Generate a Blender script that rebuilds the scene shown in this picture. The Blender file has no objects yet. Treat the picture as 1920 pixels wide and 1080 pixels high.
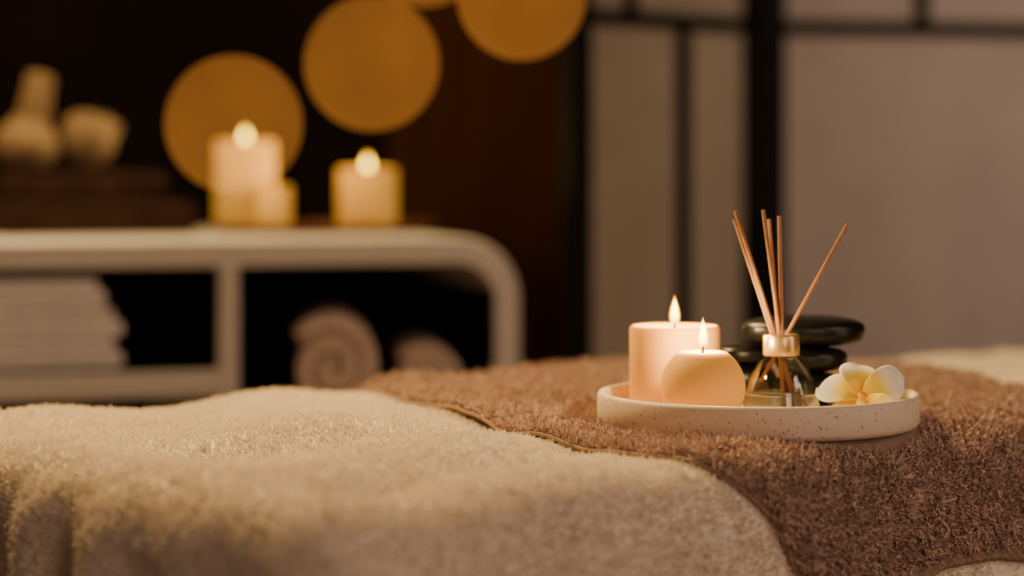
import bpy, bmesh, math, random
import numpy as np
from mathutils import Vector, Matrix
random.seed(4); rng=np.random.default_rng(7)
C=bpy.context.scene.collection
F=4533.3; HOR=300.0; ZC=1.0
def at(px,py,Y): return Vector(((px-960)/F*Y, Y, ZC-(py-HOR)/F*Y))
# ---------------- materials
def mat(name,col,rough=.6,col2=None,scale=20,spec=.3,metal=0,bump=0,bscale=200,sss=0,srad=(1,.35,.15),sscale=.02,detail=4,stretch=None,sheen=0,lo=.35,hi=.65,trans=0,ior=1.45,emit=None,estr=0):
    m=bpy.data.materials.new(name); m.use_nodes=True; nt=m.node_tree; N=nt.nodes; L=nt.links
    b=N['Principled BSDF']; b.inputs['Roughness'].default_value=rough
    b.inputs['Base Color'].default_value=(*col,1); b.inputs['Metallic'].default_value=metal
    b.inputs['Specular IOR Level'].default_value=spec
    b.inputs['IOR'].default_value=ior
    if emit: b.inputs['Emission Color'].default_value=(*emit,1); b.inputs['Emission Strength'].default_value=estr
    if trans: b.inputs['Transmission Weight'].default_value=trans
    if sheen: b.inputs['Sheen Weight'].default_value=sheen; b.inputs['Sheen Roughness'].default_value=.5
    tc=N.new('ShaderNodeTexCoord'); mp=N.new('ShaderNodeMapping'); L.new(tc.outputs['Object'],mp.inputs[0])
    if stretch: mp.inputs['Scale'].default_value=stretch
    if col2:
        n=N.new('ShaderNodeTexNoise'); n.inputs['Scale'].default_value=scale; n.inputs['Detail'].default_value=detail
        L.new(mp.outputs[0],n.inputs['Vector'])
        r=N.new('ShaderNodeValToRGB'); r.color_ramp.elements[0].position=lo; r.color_ramp.elements[1].position=hi
        r.color_ramp.elements[0].color=(*col,1); r.color_ramp.elements[1].color=(*col2,1)
        L.new(n.outputs['Fac'],r.inputs[0]); L.new(r.outputs[0],b.inputs['Base Color'])
    if bump:
        n=N.new('ShaderNodeTexNoise'); n.inputs['Scale'].default_value=bscale; n.inputs['Detail'].default_value=3
        L.new(mp.outputs[0],n.inputs['Vector']); bp=N.new('ShaderNodeBump'); bp.inputs['Strength'].default_value=bump; bp.inputs['Distance'].default_value=.003
        L.new(n.outputs['Fac'],bp.inputs['Height']); L.new(bp.outputs[0],b.inputs['Normal'])
    if sss:
        b.inputs['Subsurface Weight'].default_value=sss; b.inputs['Subsurface Radius'].default_value=srad; b.inputs['Subsurface Scale'].default_value=sscale
    return m
M={}
M['cream']=mat('cream_terry',(.92,.82,.69),.9,(.935,.845,.72),12,.1,sheen=.3)
M['brown']=mat('brown_terry',(.24,.155,.118),.9,(.32,.21,.16),120,.1,sheen=.3,bump=.5,bscale=300)
M['brownpile']=mat('brown_pile',(.50,.345,.27),.9,(.68,.485,.385),90,.1,sheen=.4)
M['hem']=mat('hem_weave',(.28,.18,.11),.85,(.35,.23,.15),200,.2,bump=.5,bscale=500)
M['wax']=mat('peach_wax_glow',(.93,.47,.10),.55,(.94,.50,.115),15,.10,sss=.3,srad=(1,1,1),sscale=.006,emit=(1,.47,.06),estr=.18)  # even emission paints the flame's glow into the wax
M['waxback']=mat('ivory_wax_glow',(.95,.53,.12),.55,(.96,.56,.14),15,.10,sss=.3,srad=(1,1,1),sscale=.006,emit=(1,.52,.07),estr=.30)  # candlelight inside the wax is put in as emission here too
M['wick']=mat('charred_wick',(.03,.02,.015),.9,(.06,.04,.03),200)
M['stone']=mat('black_basalt',(.005,.005,.005),.33,(.009,.0085,.0085),60,.45,bump=.1,bscale=250)
M['reed']=mat('rattan_reed',(.44,.20,.095),.7,(.60,.31,.155),60,.2,stretch=(8,8,.6))
M['cap']=mat('brushed_metal',(.82,.53,.21),.33,(.88,.60,.28),40,.5,metal=.8)
M['white']=mat('white_lacquer',(.53,.50,.49),.45,(.56,.53,.52),6,.35)
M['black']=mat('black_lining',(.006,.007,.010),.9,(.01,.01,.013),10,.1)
M['linen']=mat('white_towel',(.84,.80,.82),.95,(.90,.86,.87),50,.1,bump=.6,bscale=250)
M['tan']=mat('beige_towel',(.68,.54,.47),.95,(.76,.62,.54),60,.1,bump=.6,bscale=250)
M['darktowel']=mat('dark_brown_towel',(.030,.015,.012),.95,(.044,.022,.018),50,.1,bump=.6,bscale=250)
M['muslin']=mat('muslin',(.30,.205,.12),.9,(.38,.265,.155),50,.1,bump=.5,bscale=200)
M['cord']=mat('cord',(.26,.17,.10),.9,(.32,.21,.12),200)
M['blackcord']=mat('black_wire',(.01,.01,.01),.9,(.015,.012,.01),50)
M['darkwood']=mat('dark_wood_tray',(.12,.045,.018),.4,(.19,.08,.03),20,.5,stretch=(1,8,8))
M['frame']=mat('black_frame',(.004,.0035,.0035),.7,(.007,.006,.006),20,.15)
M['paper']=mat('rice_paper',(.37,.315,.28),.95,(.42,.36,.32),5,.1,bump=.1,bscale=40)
M['papershade']=mat('rice_paper_shaded',(.31,.26,.20),.95,(.355,.30,.235),5,.1,bump=.1,bscale=40)  # same paper in a darker tone: shade on the left panel, painted in
M['wall']=mat('charcoal_wall',(.036,.024,.022),.9,(.050,.033,.030),3,.1)
M['woodwall']=mat('dark_wood_wall',(.16,.062,.032),.7,(.27,.11,.055),6,.2,stretch=(10,10,.4))
M['floor']=mat('floor_boards',(.08,.04,.02),.5,(.13,.07,.04),5,.3,stretch=(1,10,1))
M['ceil']=mat('ceiling_paint',(.10,.08,.07),.9,(.12,.10,.09),4,.1)
M['vinyl']=mat('table_vinyl',(.25,.18,.13),.5,(.28,.2,.15),10)
M['legwood']=mat('leg_wood',(.3,.17,.08),.5,(.38,.22,.11),10)
M['glass']=mat('clear_glass',(1,1,1),.0,trans=1,ior=1.45,spec=.6)
M['liquid']=mat('fragrance_oil',(.86,.83,.64),.0,trans=.72,ior=1.34,spec=.5)
def terrazzo():
    m=mat('terrazzo',(.80,.64,.49),.55,(.86,.71,.56),8,.35,bump=.1,bscale=120); nt=m.node_tree; N=nt.nodes; L=nt.links; b=N['Principled BSDF']
    src=b.inputs['Base Color'].links[0].from_socket
    tc=N.new('ShaderNodeTexCoord'); v=N.new('ShaderNodeTexVoronoi'); v.inputs['Scale'].default_value=340
    ns=N.new('ShaderNodeTexNoise'); ns.inputs['Scale'].default_value=150
    ad=N.new('ShaderNodeMixRGB'); ad.blend_type='ADD'; ad.inputs[0].default_value=.008
    L.new(tc.outputs['Object'],ns.inputs['Vector']); L.new(tc.outputs['Object'],ad.inputs[1]); L.new(ns.outputs['Color'],ad.inputs[2]); L.new(ad.outputs[0],v.inputs['Vector'])
    r=N.new('ShaderNodeValToRGB'); r.color_ramp.interpolation='CONSTANT'; r.color_ramp.elements[0].position=0; r.color_ramp.elements[0].color=(1,1,1,1); r.color_ramp.elements[1].position=.27; r.color_ramp.elements[1].color=(0,0,0,1)
    L.new(v.outputs['Distance'],r.inputs[0])
    sp=N.new('ShaderNodeSeparateColor'); L.new(v.outputs['Color'],sp.inputs[0]); gt=N.new('ShaderNodeMath'); gt.operation='GREATER_THAN'; gt.inputs[1].default_value=.68; L.new(sp.outputs[0],gt.inputs[0])
    mu=N.new('ShaderNodeMath'); mu.operation='MULTIPLY'; L.new(r.outputs[0],mu.inputs[0]); L.new(gt.outputs[0],mu.inputs[1])
    mx=N.new('ShaderNodeMixRGB'); L.new(mu.outputs[0],mx.inputs[0]); L.new(src,mx.inputs[1]); mx.inputs[2].default_value=(.50,.29,.21,1)
    L.new(mx.outputs[0],b.inputs['Base Color']); return m
M['terrazzo']=terrazzo()
def flame_mat(name,strength,h,mantle=False):
    m=bpy.data.materials.new(name); m.use_nodes=True; nt=m.node_tree; N=nt.nodes; L=nt.links; N.remove(N['Principled BSDF'])
    tc=N.new('ShaderNodeTexCoord'); s=N.new('ShaderNodeSeparateXYZ'); L.new(tc.outputs['Object'],s.inputs[0])
    d=N.new('ShaderNodeMath'); d.operation='DIVIDE'; d.inputs[1].default_value=h; L.new(s.outputs[2],d.inputs[0])
    r=N.new('ShaderNodeValToRGB'); e=r.color_ramp.elements
    if mantle:
        e[0].position=0; e[0].color=(.25,.05,.003,1); e[1].position=1; e[1].color=(.8,.28,.004,1)
        k=e.new(.3); k.color=(.8,.28,.005,1); k=e.new(.6); k.color=(1,.44,.008,1)
    else:
        e[0].position=0; e[0].color=(.10,.02,.004,1); e[1].position=1; e[1].color=(.6,.30,.01,1)
        k=e.new(.2); k.color=(.7,.36,.02,1); k=e.new(.5); k.color=(1,.76,.07,1); k=e.new(.8); k.color=(1,.66,.03,1)
    L.new(d.outputs[0],r.inputs[0]); em=N.new('ShaderNodeEmission'); em.inputs['Strength'].default_value=strength
    L.new(r.outputs[0],em.inputs[0]); t=N.new('ShaderNodeBsdfTransparent'); a=N.new('ShaderNodeAddShader'); L.new(t.outputs[0],a.inputs[0]); L.new(em.outputs[0],a.inputs[1]); L.new(a.outputs[0],N['Material Output'].inputs[0]); return m
M['flame']=flame_mat('flame',8,.021); M['flameback']=flame_mat('flame_back',6.5,.024); M['flamesmall']=flame_mat('flame_small',1.2,.012)
M['mantle']=flame_mat('flame_mantle',1.5,.024,True)
def bokeh_mat():  # see-through emission imitating blurred discs of light
    m=bpy.data.materials.new('amber_bokeh_glow'); m.use_nodes=True; nt=m.node_tree; N=nt.nodes; L=nt.links; N.remove(N['Principled BSDF'])
    t=N.new('ShaderNodeBsdfTransparent'); t.inputs[0].default_value=(1,1,1,1); e=N.new('ShaderNodeEmission')
    tc=N.new('ShaderNodeTexCoord'); n=N.new('ShaderNodeTexNoise'); n.inputs['Scale'].default_value=9; L.new(tc.outputs['Object'],n.inputs['Vector'])
    r=N.new('ShaderNodeValToRGB'); r.color_ramp.elements[0].position=.3; r.color_ramp.elements[1].position=.7; r.color_ramp.elements[0].color=(.100,.034,.006,1); r.color_ramp.elements[1].color=(.145,.050,.009,1); L.new(n.outputs['Fac'],r.inputs[0]); L.new(r.outputs[0],e.inputs[0])
    a=N.new('ShaderNodeAddShader'); L.new(t.outputs[0],a.inputs[0]); L.new(e.outputs[0],a.inputs[1]); L.new(a.outputs[0],N['Material Output'].inputs[0]); return m
M['globe']=bokeh_mat()
def petal_mat():
    m=mat('petal',(1,1,1),.5,sss=.15,srad=(1,.9,.8),sscale=.003); nt=m.node_tree; N=nt.nodes; L=nt.links; b=N['Principled BSDF']
    tc=N.new('ShaderNodeTexCoord'); l=N.new('ShaderNodeVectorMath'); l.operation='LENGTH'; L.new(tc.outputs['Object'],l.inputs[0])
    r=N.new('ShaderNodeValToRGB'); e=r.color_ramp.elements; e[0].position=.14; e[0].color=(.95,.54,.01,1); e[1].position=.82; e[1].color=(.99,.93,.84,1)
    k=e.new(.50); k.color=(.99,.76,.05,1)
    mm=N.new('ShaderNodeMath'); mm.operation='MULTIPLY'; mm.inputs[1].default_value=31; L.new(l.outputs['Value'],mm.inputs[0]); L.new(mm.outputs[0],r.inputs[0]); L.new(r.outputs[0],b.inputs['Base Color']); return m
M['petal']=petal_mat()
# ---------------- helpers
def tag(o,label=None,cat=None,group=None,kind=None):
    for k,v in (('label',label),('category',cat),('group',group),('kind',kind)):
        if v: o[k]=v
    return o
def link(name,me,m,parent=None,smooth=True,loc=None):
    o=bpy.data.objects.new(name,me); C.objects.link(o)
    if m: me.materials.append(m)
    if smooth: me.polygons.foreach_set('use_smooth',[True]*len(me.polygons))
    if parent: o.parent=parent
    if loc is not None: o.location=loc
    return o
def pyobj(name,v,f,m,parent=None,smooth=True,loc=None):
    me=bpy.data.meshes.new(name); me.from_pydata([tuple(p) for p in v],[],f); me.update()
    return link(name,me,m,parent,smooth,loc)
def bmobj(name,bm,m,parent=None,smooth=True,loc=None):
    bmesh.ops.recalc_face_normals(bm,faces=bm.faces[:])
    me=bpy.data.meshes.new(name); bm.to_mesh(me); bm.free(); return link(name,me,m,parent,smooth,loc)
def npobj(name,V,Q,m,parent=None,smooth=True):
    me=bpy.data.meshes.new(name); k=Q.shape[1]; n=len(Q)
    me.vertices.add(len(V)); me.vertices.foreach_set('co',V.astype(np.float32).ravel())
    me.loops.add(n*k); me.loops.foreach_set('vertex_index',Q.astype(np.int32).ravel())
    me.polygons.add(n); me.polygons.foreach_set('loop_start',np.arange(n,dtype=np.int32)*k)
    me.update(calc_edges=True); 
    o=bpy.data.objects.new(name,me); C.objects.link(o); me.materials.append(m)
    if smooth: me.polygons.foreach_set('use_smooth',np.ones(n,dtype=bool))
    if parent: o.parent=parent
    return o
def empty(name,loc,rz=0):
    o=bpy.data.objects.new(name,None); C.objects.link(o); o.location=loc; o.rotation_euler=(0,0,rz); o.empty_display_size=.02; return o
def lathe(prof,seg=64,wob=None):
    v=[];f=[]
    n=len(prof)
    for i,(r,z) in enumerate(prof):
        for k in range(seg):
            a=2*math.pi*k/seg; rr=r*(1+(wob(a,z) if wob else 0)); v.append((rr*math.cos(a),rr*math.sin(a),z))
    for i in range(n-1):
        for k in range(seg):
            k2=(k+1)%seg; f.append((i*seg+k,i*seg+k2,(i+1)*seg+k2,(i+1)*seg+k))
    if prof[0][0]>1e-6: f.append(tuple(reversed(range(seg))))
    if prof[-1][0]>1e-6: f.append(tuple((n-1)*seg+k for k in range(seg)))
    return v,f
def box(bm,x0,x1,y0,y1,z0,z1,bev=0,seg=2):
    r=bmesh.ops.create_cube(bm,size=1); vs=r['verts']
    for q in vs: q.co=Vector(((x0+x1)/2+q.co.x*(x1-x0),(y0+y1)/2+q.co.y*(y1-y0),(z0+z1)/2+q.co.z*(z1-z0)))
    if bev:
        es=list({e for q in vs for e in q.link_edges}); bmesh.ops.bevel(bm,geom=es,offset=bev,segments=seg,affect='EDGES',profile=.5)
def boxobj(name,b,m,parent=None,bev=0,seg=2,smooth=False):
    bm=bmesh.new(); box(bm,*b,bev=bev,seg=seg); return bmobj(name,bm,m,parent,smooth)
def tube(pts,rad,seg=10):
    pts=[Vector(p) for p in pts]; v=[];f=[]
    for i,p in enumerate(pts):
        t=(pts[min(i+1,len(pts)-1)]-pts[max(i-1,0)]).normalized()
        a=t.orthogonal().normalized() if i==0 else (a-t*a.dot(t)).normalized()
        b=t.cross(a); r=rad[i] if isinstance(rad,(list,tuple)) else rad
        for k in range(seg):
            w=2*math.pi*k/seg; v.append(p+(a*math.cos(w)+b*math.sin(w))*r)
    for i in range(len(pts)-1):
        for k in range(seg):
            k2=(k+1)%seg; f.append((i*seg+k,i*seg+k2,(i+1)*seg+k2,(i+1)*seg+k))
    f.append(tuple(reversed(range(seg)))); f.append(tuple((len(pts)-1)*seg+k for k in range(seg)))
    return v,f
def vnoise(x,y,seed=0):
    xi=np.floor(x).astype(np.int64); yi=np.floor(y).astype(np.int64); fx=x-xi; fy=y-yi
    fx=fx*fx*(3-2*fx); fy=fy*fy*(3-2*fy)
    def h(a,b):
        n=(a*374761393+b*668265263+seed*1442695041)&0xffffffff; n=((n^(n>>13))*1274126177)&0xffffffff; return ((n^(n>>16))&0xffff)/65535.0*2-1
    return (h(xi,yi)*(1-fx)+h(xi+1,yi)*fx)*(1-fy)+(h(xi,yi+1)*(1-fx)+h(xi+1,yi+1)*fx)*fy
def sstep(a,b,x):
    t=np.clip((x-a)/(b-a),0,1); return t*t*(3-2*t)
# ---------------- the bed surface
AU=math.atan2(.6606,.7507); UX,UY=math.cos(AU),math.sin(AU)
U0,U1,N0,N1=.854,2.45,1.150,1.785; R=.055; ZT=.789
TU,TN=1.400,1.299
def drape(u,n,off=0):
    cu=np.clip(u,U0+R,U1-R); cn=np.clip(n,N0+R,N1-R)
    qu=u-cu; qn=n-cn; d=np.sqrt(qu*qu+qn*qn)+1e-9; du=qu/d; dn=qn/d
    a=np.minimum(d/R,math.pi/2); ex=np.maximum(d-R*math.pi/2,0)
    r=R*np.sin(a)+ex*.05; z=ZT-R*(1-np.cos(a))-ex
    theta=np.arctan2(qn,qu)
    corner=np.abs(du*dn)*2
    along=cu*1.0+cn*1.0+theta*.05
    cream=1-sstep(1.08,1.2,u-(n-1.15)*.28)
    amp=np.minimum(np.maximum(d-R*.7,0),.22)
    r=r+amp*(.15*vnoise(along*11,along*0+3,1)+(.03+.13*cream)*vnoise(along*22,d*2,2))+corner*amp*(.30+.18*np.cos(theta*4+1))
    tr=np.sqrt((u-TU)**2+(n-TN)**2); flat=sstep(.13,.20,tr)
    z=z+flat*.0030*vnoise(u*9,n*9,5)+cream*(.009*vnoise(u*8+3,n*8,6)+.0020*vnoise(u*15+.4,n*13,7))-.014*sstep(1.75,2.1,u)-.0038*(1-flat)
    z=z+flat*(1-cream)*(.0045*vnoise(u*20,n*12,8)+.0010*vnoise(u*50,n*36,18))
    cr=(n-1.262)-(u-1.0)*.16
    z=z+cream*(.011*np.exp(-((cr-.035)/.035)**2)-.009*np.exp(-((cr+.015)/.022)**2))*sstep(.88,.98,u)
    c2=(n-1.43)+(u-1.1)*.30
    z=z+cream*(-.009*np.exp(-(c2/.030)**2)+.005*np.exp(-((c2-.06)/.03)**2))*sstep(.90,1.0,u)
    z=z+cream*(-.015*np.exp(-(((u-.945)/.045)**2+((n-1.235)/.030)**2)))
    uu=cu+du*r; nn=cn+dn*r
    return np.stack([uu*UX-nn*UY, uu*UY+nn*UX, z],-1)
def dn_(u,n):
    e=.0015; a=drape(u+e,n)-drape(u-e,n); b=drape(u,n+e)-drape(u,n-e); c=np.cross(a,b); c/=np.linalg.norm(c,axis=-1,keepdims=True)+1e-12; return c
def gridfaces(a,b):
    i=np.arange(a-1)[:,None]*b+np.arange(b-1)[None,:]; i=i.ravel(); return np.stack([i,i+b,i+b+1,i+1],1)
def blades(u,n,base,length,width,clump,seed,tilt=.55,rn=.38,lv=.35,bendk=.35):
    nr=dn_(u,n); N=len(u)
    l1=vnoise(u*clump,n*clump,seed); l2=vnoise(u*clump+50,n*clump,seed+1)
    rnd=rng.normal(size=(N,3))*rn
    lean=np.stack([l1*UX-l2*UY,l1*UY+l2*UX,-np.abs(l1)*.2],-1)*tilt+rnd
    d=nr+lean; d/=np.linalg.norm(d,axis=-1,keepdims=True)
    side=np.cross(d,rng.normal(size=(N,3))); side/=np.linalg.norm(side,axis=-1,keepdims=True)
    ln=(length*(.65+.6*rng.random(N))*(1+lv*vnoise(u*clump*.9,n*clump*.9,seed+2)))[:,None]
    p=base
    bend=rng.normal(size=(N,3))*bendk
    v0=p-side*width*.5; v1=p+side*width*.5
    mid=p+d*ln*.6; v2=mid+side*width*.45; v3=mid-side*width*.45
    tip=mid+(d+bend)*ln*.42; v4=tip+side*width*.28; v5=tip-side*width*.28
    V=np.stack([v0,v1,v2,v3,v4,v5],1).reshape(-1,3); k=np.arange(N)[:,None]*6
    Q=np.concatenate([k+np.array([[0,1,2,3]]),k+np.array([[3,2,4,5]])],0); return V,Q
# cream blanket
us=np.linspace(U0-.36,U1+.12,760); ns=np.linspace(N0-.36,N1+.28,460)
UU,NN=np.meshgrid(us,ns,indexing='ij'); P=drape(UU,NN)
blanket=npobj('blanket',P.reshape(-1,3),gridfaces(760,460),M['cream'])
tag(blanket,'thick cream terry blanket draped over the massage table with rounded front corner','blanket')
HN=1.078
def towel_edge_l(n):
    xs=[.80,1.08,1.0966,1.15,1.18,1.22,1.336,1.50,1.65,1.776,2.0]; ys=[1.30,1.285,1.278,1.240,1.213,1.200,1.197,1.255,1.31,1.368,1.42]
    k=(np.interp(n-.03,xs,ys)+np.interp(n-.01,xs,ys)+np.interp(n+.01,xs,ys)+np.interp(n+.03,xs,ys))/4; return k+.0015*np.sin(n*50)
def towel_edge_r(n): return np.interp(n,[.8,1.15,1.32,1.65,2.0],[1.74,1.76,1.78,1.90,2.0])
def on_towel(u,n): return (u>towel_edge_l(n)+.004)&(u<towel_edge_r(n)-.004)&(n>HN+.01)
K=620000
u=rng.uniform(.60,2.3,K); n=rng.uniform(.90,1.86,K)
keep=(~on_towel(u,n))&((u<1.5)|(rng.random(K)<.35)); u=u[keep]; n=n[keep]
V,Q=blades(u,n,drape(u,n),.0036,.0010,170,21,.36,.34,.25)
p=npobj('pile',V,Q,M['cream'],blanket); p['kind']='stuff'
# brown towel
s=np.linspace(0,1,520); t=np.linspace(HN,1.96,640)
SS,TT=np.meshgrid(s,t,indexing='ij'); el=towel_edge_l(TT); er=towel_edge_r(TT)
UUb=el+(er-el)*SS
def loops(u,n):
    w=.22*vnoise(u*60,n*60,51)
    return np.sin((u*2*math.pi/.0088)+3*w)*np.sin((n*2*math.pi/.0076)+3*w+2*vnoise(u*30,n*30,52))
def tz(u,n):
    el=towel_edge_l(n); e=np.minimum(u-el,towel_edge_r(n)-u)
    lift=.005*np.exp(-((n-1.42)/.12)**2)*np.exp(-np.clip(u-el,0,1)/.03)
    return .0048+.0022*sstep(0,.02,e)*1.0+lift+.0014*loops(u,n)*(np.hypot(u-TU,n-TN)>.128)*sstep(.003,.01,e)
off=tz(UUb,TT)+.0005*vnoise(UUb*200,TT*200,31)*(np.hypot(UUb-TU,TT-TN)>.13)
Pb=drape(UUb,TT)+dn_(UUb,TT)*off[...,None]
Vb=Pb.reshape(-1,3); Pl=(drape(UUb,TT)+dn_(UUb,TT)*(off-.0035)[...,None]).reshape(-1,3)
g=gridfaces(520,640); nb=len(Vb)
towel=npobj('bath_towel',np.concatenate([Vb,Pl]),np.concatenate([g,g[:,::-1]+nb]),M['brown'])
tag(towel,'brown terry towel laid across the cream blanket, holding the round tray','towel')
K=390000
s_=rng.random(K); n=rng.uniform(HN+.008,1.93,K); el=towel_edge_l(n); er=towel_edge_r(n); u=el+.002+(er-el-.006)*s_
kp=(np.hypot(u-TU,n-TN)>.1268)&(rng.random(K)<.60+.80*loops(u,n)); u=u[kp]; n=n[kp]
V,Q=blades(u,n,drape(u,n)+dn_(u,n)*tz(u,n)[:,None],.0039,.0018,125,41,.80,.28,.50,.9)
p=npobj('pile',V,Q,M['brownpile'],towel); p['kind']='stuff'
# hems
nn_=np.linspace(HN,1.95,260); eu=towel_edge_l(nn_)
hp=drape(eu,nn_)+dn_(eu,nn_)*(tz(eu,nn_)-.0015)[:,None]
v,f=tube(hp.tolist(),.0017,8); pyobj('hem',v,f,M['hem'],towel)
eu=towel_edge_r(nn_); hp=drape(eu,nn_)+dn_(eu,nn_)*.004; v,f=tube(hp.tolist(),.0022,8); pyobj('hem',v,f,M['hem'],towel)
a=np.linspace(0,1,220); n1=np.full(220,HN); eu=towel_edge_l(n1)+(towel_edge_r(n1)-towel_edge_l(n1))*a
hp=drape(eu,n1)+dn_(eu,n1)*.004; v,f=tube(hp.tolist(),.0030,8); pyobj('hem',v,f,M['hem'],towel)
# massage table under the blanket
mt=empty('massage_table',(0,0,0),AU); tag(mt,'padded massage table hidden under the cream blanket','massage table')
boxobj('padded_top',(U0+.016,U1-.02,N0+.016,N1-.016,.68,.750),M['vinyl'],mt,.034,4,True)
boxobj('table_frame',(U0+.04,U1-.05,N0+.04,N1-.04,.62,.679),M['legwood'],mt,.005)
for a in (U0+.09,U1-.1):
    for b in (N0+.08,N1-.08): boxobj('leg',(a-.025,a+.025,b-.025,b+.025,0,.62),M['legwood'],mt,.006)
# ---------------- tray and what stands on it
TB=.7918; TX,TY=.193,1.900
RT=.1260; TF=.8017; fz=TF-TB-.0002; tt=.8184-TB
prof=[(0,0),(RT-.006,0),(RT-.002,.0015),(RT,.005),(RT,tt-.003),(RT-.0012,tt-.0007),(RT-.0034,tt),(RT-.0056,tt-.0007),(RT-.0068,tt-.003),(RT-.0073,fz+.003),(RT-.010,fz+.0008),(RT-.014,fz),(0,fz)]
v,f=lathe(prof,160); tray=pyobj('serving_tray',v,f,M['terrazzo'],loc=(TX,TY,TB)); tag(tray,'round speckled beige stone tray with low rim on brown towel','tray')
def flame_mesh(h,w):
    pr=[(0,0)]
    for i in range(1,20):
        q=i/20; pr.append((w*(math.sin(math.pi*q**.62)**.9)*(1-.25*q),q*h))
    pr.append((0,h)); return lathe(pr,20)
def candle(name,label,loc,prof,topz,m,flm,fh,fw,seg=96,wickh=.006,group=None,cat='candle',foff=(0,0),pw=.7):
    e=empty(name,loc); tag(e,label,cat,group)
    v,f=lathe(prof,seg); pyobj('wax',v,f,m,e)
    ox,oy=foff
    v,f=tube([(ox,oy,topz-.001),(ox,oy,topz+wickh*.5),(ox+.0006,oy,topz+wickh*.8),(ox+.0014,oy,topz+wickh)],[.0009,.0009,.0008,.0006],8); pyobj('wick',v,f,M['wick'],e)
    v,f=flame_mesh(fh,fw); fl_=pyobj('flame',v,f,flm,e,loc=(ox,oy,topz+wickh*.55))
    v,f=flame_mesh(fh*1.14,fw*1.4); pyobj('flame_mantle',v,f,M['mantle'],fl_,loc=(0,0,-fh*.04))
    l=bpy.data.lights.new('flame_light','POINT'); l.energy=pw; l.color=(1,.72,.30); l.shadow_soft_size=.003
    o=bpy.data.objects.new('flame_light',l); C.objects.link(o); o.location=Vector(loc)+Vector((ox,oy,topz+wickh*.55+fh*.55)); return e
px_=at(1265,610,1.93)
h=px_.z-TF; r=.036
prof=[(0,0),(r-.001,0),(r,.001),(r,h-.0025),(r-.0008,h-.0008),(r-.002,h),(r-.004,h-.0005),(r-.008,h-.0025),(r*.5,h-.0035),(0,h-.004)]
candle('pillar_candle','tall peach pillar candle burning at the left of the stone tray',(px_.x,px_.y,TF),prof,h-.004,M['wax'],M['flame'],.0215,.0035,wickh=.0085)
b_=at(1318,660,1.85); rb=.0325; hb=b_.z-TF; cz=.0245
prof=[(0,0),(math.sqrt(rb*rb-cz*cz)-.001,0)]
for i in range(41):
    ph=math.asin(-cz/rb)+(math.asin(min(.999,(hb-cz)/rb))-math.asin(-cz/rb))*i/40
    prof.append((rb*math.cos(ph),cz+rb*math.sin(ph)))
rt=prof[-1][0]; prof+= [(rt-.002,hb+.0005),(rt-.005,hb),(rt*.5,hb-.0008),(0,hb-.001)]
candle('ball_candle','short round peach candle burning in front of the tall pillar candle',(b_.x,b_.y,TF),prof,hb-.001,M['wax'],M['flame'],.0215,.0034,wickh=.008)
# diffuser
dx,dy=.2094,1.88
dif=empty('reed_diffuser',(dx,dy,TF)); tag(dif,'clear glass reed diffuser bottle with metal collar and thin wooden reeds','diffuser')
ct=.8644-TF; cb=.8480-TF
outer=[(0,0),(.0275,0),(.0292,.0012),(.0298,.003),(.0296,.008),(.0284,.016),(.0260,.025),(.0224,.034),(.0178,.041),(.0138,cb-.001),(.0120,cb+.002),(.0120,ct-.003)]
inner=[(.0105,ct-.003),(.0105,cb+.002),(.0127,cb-.001),(.0167,.0402),(.0213,.0335),(.0249,.0247),(.0273,.0158),(.0285,.0078),(.0286,.004),(.0270,.0022),(0,.0020)]
v,f=lathe(outer+inner,72); pyobj('bottle',v,f,M['glass'],dif)
liq=[(0,.0015),(.0272,.0017),(.0289,.0038),(.0288,.0078),(.0276,.0158),(.0270,.0180),(.0,.0180)]
v,f=lathe(liq,64); pyobj('liquid',v,f,M['liquid'],dif)
cap=[(.0108,cb+.0005),(.0138,cb),(.0142,cb+.0008),(.0142,ct-.0012),(.0136,ct-.0002),(.0128,ct),(.0072,ct),(.0066,ct-.001),(.0066,ct-.004),(.0108,ct-.0045),(.0108,cb+.0005)]
v,f=lathe(cap,72); pyobj('collar',v,f,M['cap'],dif)
def reed(t,tY,m_):
    T=at(*t,tY); Mx=at(*m_,1.88); d=(Mx-T).normalized()
    zb=TF+.0045; k=(T.z-zb)/(-d.z); B=T+d*k
    rel=Vector((B.x-dx,B.y-dy)); 
    if rel.length>.0235:
        kk=k
        while kk>0:
            B=T+d*kk; rr=math.hypot(B.x-dx,B.y-dy)
            if rr<.0262-max(0,(B.z-TF-.005))*.32-.0030: break
            kk-=.001
    o=Vector((dx,dy,TF)); v,f=tube([T-o,(T+B)/2-o,B-o],.00155,10); pyobj('reed',v,f,M['reed'],dif,True)
for t,tY,mm in (((1379,396),1.875,(1453,627)),((1377,411),1.885,(1448,628)),((1431,394),1.87,(1462,627)),((1442,411),1.89,(1459,627)),((1461,405),1.88,(1466,627)),((1589,421),1.885,(1477,624))):
    reed(t,tY,mm)
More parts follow.
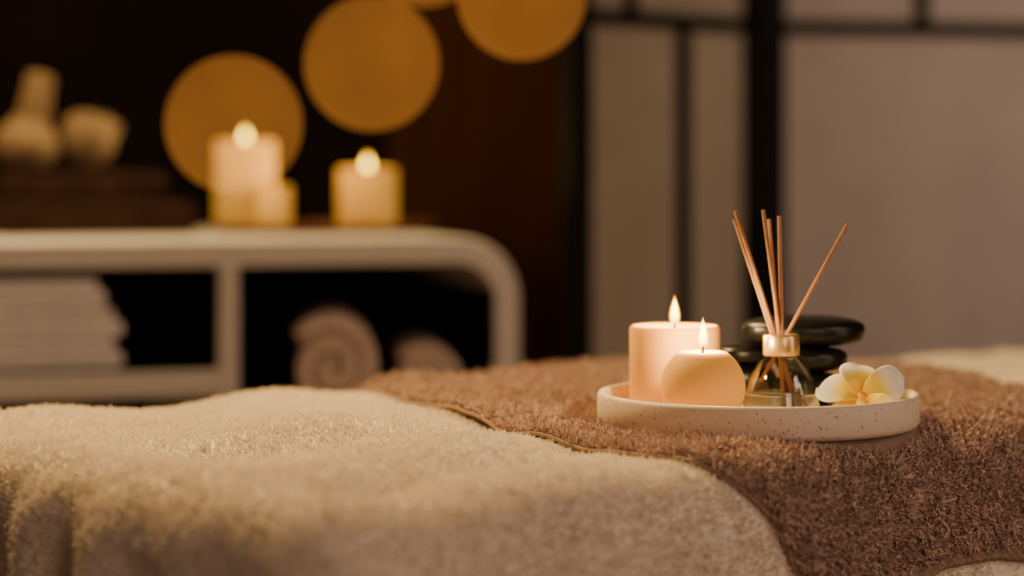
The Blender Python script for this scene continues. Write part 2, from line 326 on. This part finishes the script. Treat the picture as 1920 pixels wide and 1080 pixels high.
# stones
def stone(label,cx,cy,z0,z1,rx,ry,rot=0,seed=1):
    bm=bmesh.new(); bmesh.ops.create_icosphere(bm,subdivisions=5,radius=1)
    hz=(z1-z0)/2
    for q in bm.verts:
        x,y,z=q.co; rr=math.hypot(x,y); 
        z2=math.copysign(abs(z)**.8,z); k=1+.03*math.sin(2*math.atan2(y,x)+seed)+.015*math.sin(3*math.atan2(y,x)+seed*2)
        e=(1-abs(z)**2.6)**(1/2.6)/max(rr,1e-6) if rr>1e-4 else 1
        q.co=Vector((x*e*rx*k,y*e*ry*k,z2*hz))
    o=bmobj('basalt_stone',bm,M['stone'],loc=(cx,cy,(z0+z1)/2)); o.rotation_euler=(0,0,rot); tag(o,label,'stone',group='stacked black massage stones'); return o
stone('small black massage stone under the left end of the big flat stone',.192,1.975,.834,.8495,.0225,.022,0,2)
stone('thick black massage stone lowest on the left, behind the ball candle',.194,1.976,TF,.834,.0225,.0215,0,4)
stone('black massage stone directly beneath the big flat stone, behind the flower',.2405,1.955,.829,.8495,.030,.027,.2,1)
stone('black massage stone resting on the tray behind glass bottle',.2400,1.957,TF,.829,.029,.026,.5,3)
stone('largest flat black massage stone topping the stone stack',.2370,1.965,.8490,.8738,.0512,.040,0,5)
# flower
fo=Vector((.2670,1.848,.8200)); fl=empty('plumeria_flower',fo); tag(fl,'white plumeria blossom with yellow centre on the tray beside the bottle','flower')
nrm=Vector((-.14,-.80,.58)).normalized(); zax=nrm; yax=(Vector((0,0,1))-zax*zax.z).normalized(); xax=yax.cross(zax)
q=Matrix((xax,yax,zax)).transposed()
for k in range(5):
    a0=math.radians(72*k+18); v=[];f=[]; NS,NW=32,17; L_=[.0350,.0290,.0340,.0325,.0340][k]
    for i in range(NS):
        s=i/(NS-1)
        if s>.58: w=.0148*math.sqrt(max(0,1-((s-.58)/.42)**2.1))+.0002
        else: w=.0148*(.20+.80*math.sin(math.pi/2*(s/.58))**.95)
        for j in range(NW):
            t=j/(NW-1)*2-1
            x=s*L_; y=t*w+.005*s*s
            z=.007*s-.009*s**3+ .0046*t*min(1,s*3) + .0034*t*t*s - .009*max(0,t)**2*max(0,s-.3) +.0004*math.sin(9*s+k*2+t)
            p0=q@(Matrix.Rotation(a0,3,'Z')@Vector((x,y,z-.002*(1-s))))
            fl0=TF-fo.z+.0016+.0003*k
            if p0.z<fl0+.004:
                de=fl0+.004-p0.z; k2=.004*(1-math.exp(-de/.004)); p0.z=fl0+.004-k2; p0.y-=(de-k2)*.75
            v.append(p0)
    for i in range(NS-1):
        for j in range(NW-1): f.append((i*NW+j,i*NW+j+1,(i+1)*NW+j+1,(i+1)*NW+j))
    o=pyobj('petal',v,f,M['petal'],fl); md=o.modifiers.new('s','SOLIDIFY'); md.thickness=.0008
v,f=tube([q@Vector((0,0,.001)),q@Vector((0,0,-.006)),q@Vector((0,.001,-.013))],[.0030,.0022,.0016],12); pyobj('stem',v,f,M['petal'],fl)
# ---------------- shelf
SA=math.radians(18); SX,SY=.0098,2.95
sh=empty('shelf_unit',(SX,SY,0),SA); tag(sh,'white open shelf unit with rounded corners behind the massage table','shelf')
def shp(s,d,z=0): return Vector((SX-s*math.cos(SA)-d*math.sin(SA),SY-s*math.sin(SA)+d*math.cos(SA),z))
ST=.9063; TH=.028; W=1.02; D=.5
def rrect(x0,x1,z0,z1,r,n=10):
    pts=[]
    for cx,cz_,a in ((x1-r,z1-r,0),(x0+r,z1-r,90),(x0+r,z0+r,180),(x1-r,z0+r,270)):
        for i in range(n+1):
            w=math.radians(a+90*i/n); pts.append((cx+r*math.cos(w),cz_+r*math.sin(w)))
    return pts
o_=rrect(-W,0,0,ST,.075); i_=rrect(-W+TH,-TH,TH,ST-TH,.047); n=len(o_); v=[];f=[]
for y,ins in ((0,.003),(.003,0),(D,0)):
    for ring,sg in ((o_,1),(i_,-1)):
        cx,cz_=-W/2,ST/2
        for x,z in ring:
            v.append((x-math.copysign(ins*sg,x-cx),y,z-math.copysign(ins*sg,z-cz_)))
for l in range(2):
    for k in range(n):
        k2=(k+1)%n; b0=l*2*n; b1=(l+1)*2*n
        f.append((b0+k,b0+k2,b1+k2,b1+k)); f.append((b0+n+k2,b0+n+k,b1+n+k,b1+n+k2))
for k in range(n):
    k2=(k+1)%n; f.append((k2,k,n+k,n+k2)); b=4*n; f.append((b+k,b+k2,b+n+k2,b+n+k))
pyobj('frame',v,f,M['white'],sh,False)
for s in (.359,.70): boxobj('divider',(-s-.012,-s+.012,.001,D-.01,TH,ST-TH),M['white'],sh,.003)
def board(a,b,z,t=.03): boxobj('shelf_board',(-b,-a,.002,D-.01,z-t,z),M['white'],sh,.003)
board(.371,.688,.753); board(TH,.347,.678); board(.712,W-TH,.753); board(.371,.688,.36); board(TH,.347,.30); board(.712,W-TH,.36)
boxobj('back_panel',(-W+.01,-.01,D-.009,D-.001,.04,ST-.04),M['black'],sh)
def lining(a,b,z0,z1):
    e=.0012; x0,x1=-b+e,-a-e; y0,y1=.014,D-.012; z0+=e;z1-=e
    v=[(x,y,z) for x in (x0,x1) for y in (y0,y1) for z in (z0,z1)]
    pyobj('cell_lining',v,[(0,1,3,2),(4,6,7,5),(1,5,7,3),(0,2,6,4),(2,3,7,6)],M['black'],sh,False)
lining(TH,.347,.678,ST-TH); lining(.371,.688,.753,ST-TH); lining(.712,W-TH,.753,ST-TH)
def ribbon(path,th,y0,y1,ny=10,jit=.0008,sc=(1,1)):
    P=[Vector((p[0],p[1])) for p in path]; v=[];f=[]; n=len(P)
    offs=[]
    for i in range(n):
        t=(P[min(i+1,n-1)]-P[max(i-1,0)]).normalized(); nr=Vector((-t.y,t.x)); offs.append((P[i]+nr*th/2,P[i]-nr*th/2))
    for j in range(ny):
        y=y0+(y1-y0)*j/(ny-1)
        for a,b in offs:
            for c in (a,b): v.append((c.x*sc[0]+random.uniform(-jit,jit),y+(random.uniform(-jit,jit)*2),c.y*sc[1]+random.uniform(-jit,jit)))
    S=2*n
    for j in range(ny-1):
        for i in range(n-1):
            a=j*S+2*i; f.append((a,a+2,a+2+S,a+S)); a+=1; f.append((a+2,a,a+S,a+2+S))
        a=j*S; f.append((a+1,a,a+S,a+1+S)); a=j*S+2*(n-1); f.append((a,a+1,a+1+S,a+S))
    for i in range(n-1):
        a=2*i; f.append((a,a+1,a+3,a+2)); a+=(ny-1)*S; f.append((a+1,a,a+2,a+3))
    return v,f
def folded(name,label,loc,rz,w,dep,layers,t,m,group,tk=.90):
    path=[]
    for l in range(layers):
        z=t*(l+.5); xs=[-w/2+w*i/14 for i in range(15)]
        if l%2: xs=xs[::-1]
        path+=[(x,z) for x in xs]
        if l<layers-1:
            sgn=1 if l%2==0 else -1
            for i in range(1,6):
                a=-math.pi/2+math.pi*i/6; path.append((sgn*(w/2+t/2*math.cos(a)),z+t/2+t/2*math.sin(a)))
    v,f=ribbon(path,t*tk,-dep/2,dep/2,jit=.0003)
    o=pyobj(name,v,f,m,loc=loc); o.rotation_euler=(0,0,rz); tag(o,label,'towel',group); return o
zz=.7545
for i,(w,lb) in enumerate(((.190,'white folded towel at the bottom of the pile in the left compartment'),(.190,'white folded towel in the middle of the pile in the left compartment'),(.160,'white folded towel on top of the pile in the left compartment'))):
    t=.0116; folded('folded_towel',lb,shp(.482+w/2+(.020 if i==2 else 0),.17,zz),SA,w-.012,.26,3,t,M['linen'],'white towels in the left compartment'); zz+=3*t+.0012
def roll(label,s,z0,rx,rz_,turns,rot,flip,m):
    path=[]; th=rx/(turns+.6)*.93; n=int(turns*30)
    for i in range(n+1):
        q=i/n; r=rx*(.10+.90*q)-th/2; a=rot+flip*2*math.pi*turns*q; path.append((r*math.cos(a),r*math.sin(a)))
    v,f=ribbon(path,th*.93,-.11,.11,8,.0006,(1,rz_/rx)); o=pyobj('rolled_towel',v,f,m,loc=shp(s,.135,z0+rz_)); o.rotation_euler=(0,0,SA-.22); tag(o,label,'towel','rolled towels in the right compartment')
roll('larger rolled beige towel beside the divider in right compartment',.204,.6810,.0625,.069,2.6,-1.3,1,M['tan'])
roll('smaller rolled beige towel to the right of the larger roll',.0870,.6810,.0495,.049,2.6,-1.4,1,M['tan'])
bs=shp(.178,.27,ST+.0005)
v,f=lathe([(0,0),(.9,0),(.94,.003),(1,.010),(.985,.0115),(.95,.0085),(.9,.0065),(0,.006)],80)
v=[(x*.152,y*.092,z) for x,y,z in v]
wb=pyobj('wooden_tray',v,f,M['darkwood'],loc=bs); wb.rotation_euler=(0,0,SA); tag(wb,'dark wooden oval tray under the candles on the white shelf','tray')
BZ=ST+.0072
def cyl(r,h): return [(0,0),(r-.001,0),(r,.001),(r,h-.002),(r-.001,h),(r-.003,h),(r-.007,h-.003),(r*.5,h-.007),(0,h-.008)]
def bc(label,px,py,Y,r,fl='flameback',fh=.023,fw=.0056,pw=1.0):
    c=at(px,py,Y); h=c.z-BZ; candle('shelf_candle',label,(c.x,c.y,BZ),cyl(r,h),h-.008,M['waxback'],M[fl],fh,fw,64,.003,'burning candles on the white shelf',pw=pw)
bc('tall ivory candle burning on the shelf, left of the wide orange one',460,264,3.185,.0395)
bc('wide lower candle glowing orange at the right end of the wooden tray',689,316,3.17,.0385)
bc('smallest candle tucked in front of the tall ivory candle',514,350,3.085,.0215,'flamesmall',.010,.004,.10)
zt=ST+.0005
folded('folded_towel','dark brown folded towel lying directly on the white shelf',shp(.487,.33,zt),SA,.225,.24,2,.0205,M['darktowel'],'dark brown towels on the shelf',.97); zt+=2*.0205+.0010
folded('folded_towel','dark brown folded towel on top, carrying the herbal compress bags',shp(.502,.33,zt),SA,.185,.22,2,.0180,M['darktowel'],'dark brown towels on the shelf',.97); zt+=2*.0180+.0010
def compress(label,loc,rot,r,hl,hw):
    e=empty('herbal_compress',loc); e.rotation_euler=rot; tag(e,label,'herbal compress','herbal compress bags on the dark towels')
    pr=[(0,-r*.86)]
    for i in range(1,14):
        a=-math.pi/2+math.pi*.74*i/13; pr.append((r*math.cos(a)*1.12,r*math.sin(a)*.86))
    pr.append((r*.66,r*.84)); pr.append((r*.52,r*1.0)); pr.append((r*.48,r*1.1))
    v,f=lathe(pr,48,lambda a,z:.06*math.sin(a*9)*max(0,z/r+.3)); pyobj('bag',v,f,M['muslin'],e)
    v,f=lathe([(r*.46,r*1.04),(hw*1.02,r*1.2),(hw*.92,r*1.25+hl*.3),(hw*.86,r*1.25+hl*.6),(hw*.92,r*1.25+hl*.85),(hw*.72,r*1.25+hl*.97),(hw*.35,r*1.25+hl),(0,r*1.25+hl-.002)],40,lambda a,z:.09*math.sin(a*5+z*40)+.05*math.sin(a*3+1)); pyobj('handle',v,f,M['muslin'],e)
    v,f=lathe([(r*.42,r*1.0),(r*.54,r*1.02),(r*.56,r*1.08),(r*.54,r*1.14),(r*.42,r*1.16)],32); pyobj('tie',v,f,M['cord'],e)
c1=at(50,278,3.12); compress('muslin herbal compress bag with its handle pointing up, far left',(c1.x,c1.y,zt+.034),(0,math.radians(12),0),.037,.048,.0200)
c2=at(160,262,3.16); compress('muslin herbal compress bag lying beside the upright one',(c2.x,c2.y,zt+.0390),(math.radians(-78),0,math.radians(-12)),.0348,.04,.02)
# ---------------- made-up globes and cords standing in for out-of-focus light discs
CE=2.6
for lb,px,py,Y,rr in (('lowest amber bokeh disc, built as a globe in front of the tall shelf candle',438,232,2.40,129),('amber bokeh disc second lowest, built as a globe left of the wood panel',697,119,2.44,127),('amber bokeh disc near the top, built as a globe beside the black lattice screen',978,-8,2.38,121),('amber bokeh disc built as a globe, almost wholly above the frame',795,-112,2.60,124)):
    c=at(px,py,Y); r=rr/F*Y; e=empty('bokeh_globe',c); tag(e,lb,'light',group='amber globes in place of bokeh discs')
    v,f=lathe([(r*math.sin(math.pi*i/40) if 0<i<40 else 0,-r*math.cos(math.pi*i/40)) for i in range(41)],72); pyobj('globe',v,f,M['globe'],e)
    v,f=tube([(0,0,r+.0005),(0,0,(CE-c.z)*.5),(0,0,CE-c.z)],.0004,6); pyobj('cord',v,f,M['blackcord'],e)
# ---------------- folding screen
scr=empty('folding_screen',(.359,3.5,0)); tag(scr,'black framed folding screen with pale paper panels behind the bed','folding screen')
def panel(P0,P1,mun_low,mun_high,st,pm):
    w=math.hypot(P1[0]-P0[0],P1[1]-P0[1]); a=math.atan2(P1[1]-P0[1],P1[0]-P0[0]); H=1.74; y0,y1=-.012,.012
    bm=bmesh.new(); g=.001
    box(bm,g,st,y0,y1,0,H); box(bm,w-st,w-g,y0,y1,0,H); box(bm,st,w-st,y0,y1,H-.035,H-.0); box(bm,st,w-st,y0,y1,.04,.075)
    fr=bmobj('panel_frame',bm,M['frame'],scr,False); fr.location=(P0[0]-.359,P0[1]-3.5,0); fr.rotation_euler=(0,0,a)
    boxobj('paper',(st,w-st,.001,.003,.076,H-.036),M[pm],fr)
    for z in (1.193,.42): boxobj('lattice_bar',(st,w-st,-.009,.0,z-.0100,z+.0100),M['frame'],fr)
    for t in mun_low: boxobj('lattice_bar',(t*w-.0115,t*w+.0115,-.008,.0,.43,1.183),M['frame'],fr)
    for t in mun_high: boxobj('lattice_bar',(t*w-.0095,t*w+.0095,-.008,.0,1.203,H-.036),M['frame'],fr)
panel((.0725,3.22),(.359,3.5),(.575,),(.307,),.038,'papershade')
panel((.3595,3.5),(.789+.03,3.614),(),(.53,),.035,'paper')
# ---------------- room
def st(name,b,m): o=boxobj(name,b,m); o['kind']='structure'; return o
st('floor',(-2.4,2.4,-1.8,4.3,-.05,0),M['floor']); st('ceiling',(-2.4,2.4,-1.8,4.3,CE,CE+.05),M['ceil'])
st('wall_back',(-2.4,2.4,4.3,4.35,0,CE),M['wall']); st('wall_left',(-2.45,-2.4,-1.8,4.3,0,CE),M['wall']); st('wall_right',(2.4,2.45,-1.8,4.3,0,CE),M['ceil']); st('wall_front',(-2.4,2.4,-1.85,-1.8,0,CE),M['ceil'])
st('trim_1',(-.22,1.6,4.27,4.2999,0,CE-.001),M['woodwall'])
# ---------------- lights
def area(loc,target,size,power,col,sy=None,spread=None):
    l=bpy.data.lights.new('area','AREA'); l.energy=power; l.color=col; l.size=size
    if sy: l.shape='RECTANGLE'; l.size_y=sy
    if spread: l.spread=math.radians(spread)
    o=bpy.data.objects.new('area_light',l); C.objects.link(o); o.location=loc
    o.rotation_euler=(Vector(target)-Vector(loc)).to_track_quat('-Z','Y').to_euler(); return o
area((-.70,2.75,2.1),(-.20,2.05,.8),.35,29,(1,.67,.27),spread=115)
area((1.0,-.7,1.5),(.05,1.7,.75),.8,11,(1,.68,.52))
area((-1.2,-.7,1.4),(0,2.0,.75),1.0,3.2,(1,.67,.50))
area((1.5,1.0,1.8),(.4,2.0,.8),.5,6,(1,.66,.45))
area((1.15,1.45,1.0),(.2,1.9,.83),.10,1.4,(1,.74,.5),sy=.7)  # unseen strip light, added for upright highlights on glass and candles
area((1.6,2.5,1.7),(.85,3.55,1.0),.4,2.1,(1,.78,.62),spread=80)  # unseen area light, added to brighten the folding screen
area((-.1,3.6,2.5),(0,4.3,1.1),.3,1.8,(1,.64,.42))
w=bpy.data.worlds.new('w'); bpy.context.scene.world=w; w.use_nodes=True; w.node_tree.nodes['Background'].inputs[0].default_value=(.02,.014,.01,1)
# ---------------- camera
cd=bpy.data.cameras.new('cam'); cam=bpy.data.objects.new('camera',cd); C.objects.link(cam); cam.location=(0,0,ZC); cam.rotation_euler=(math.pi/2,0,0)
cd.lens=85; cd.sensor_width=36; cd.shift_y=-.125; cd.clip_start=.05
cd.dof.use_dof=True; cd.dof.focus_distance=1.81; cd.dof.aperture_fstop=2.2
bpy.context.scene.camera=cam
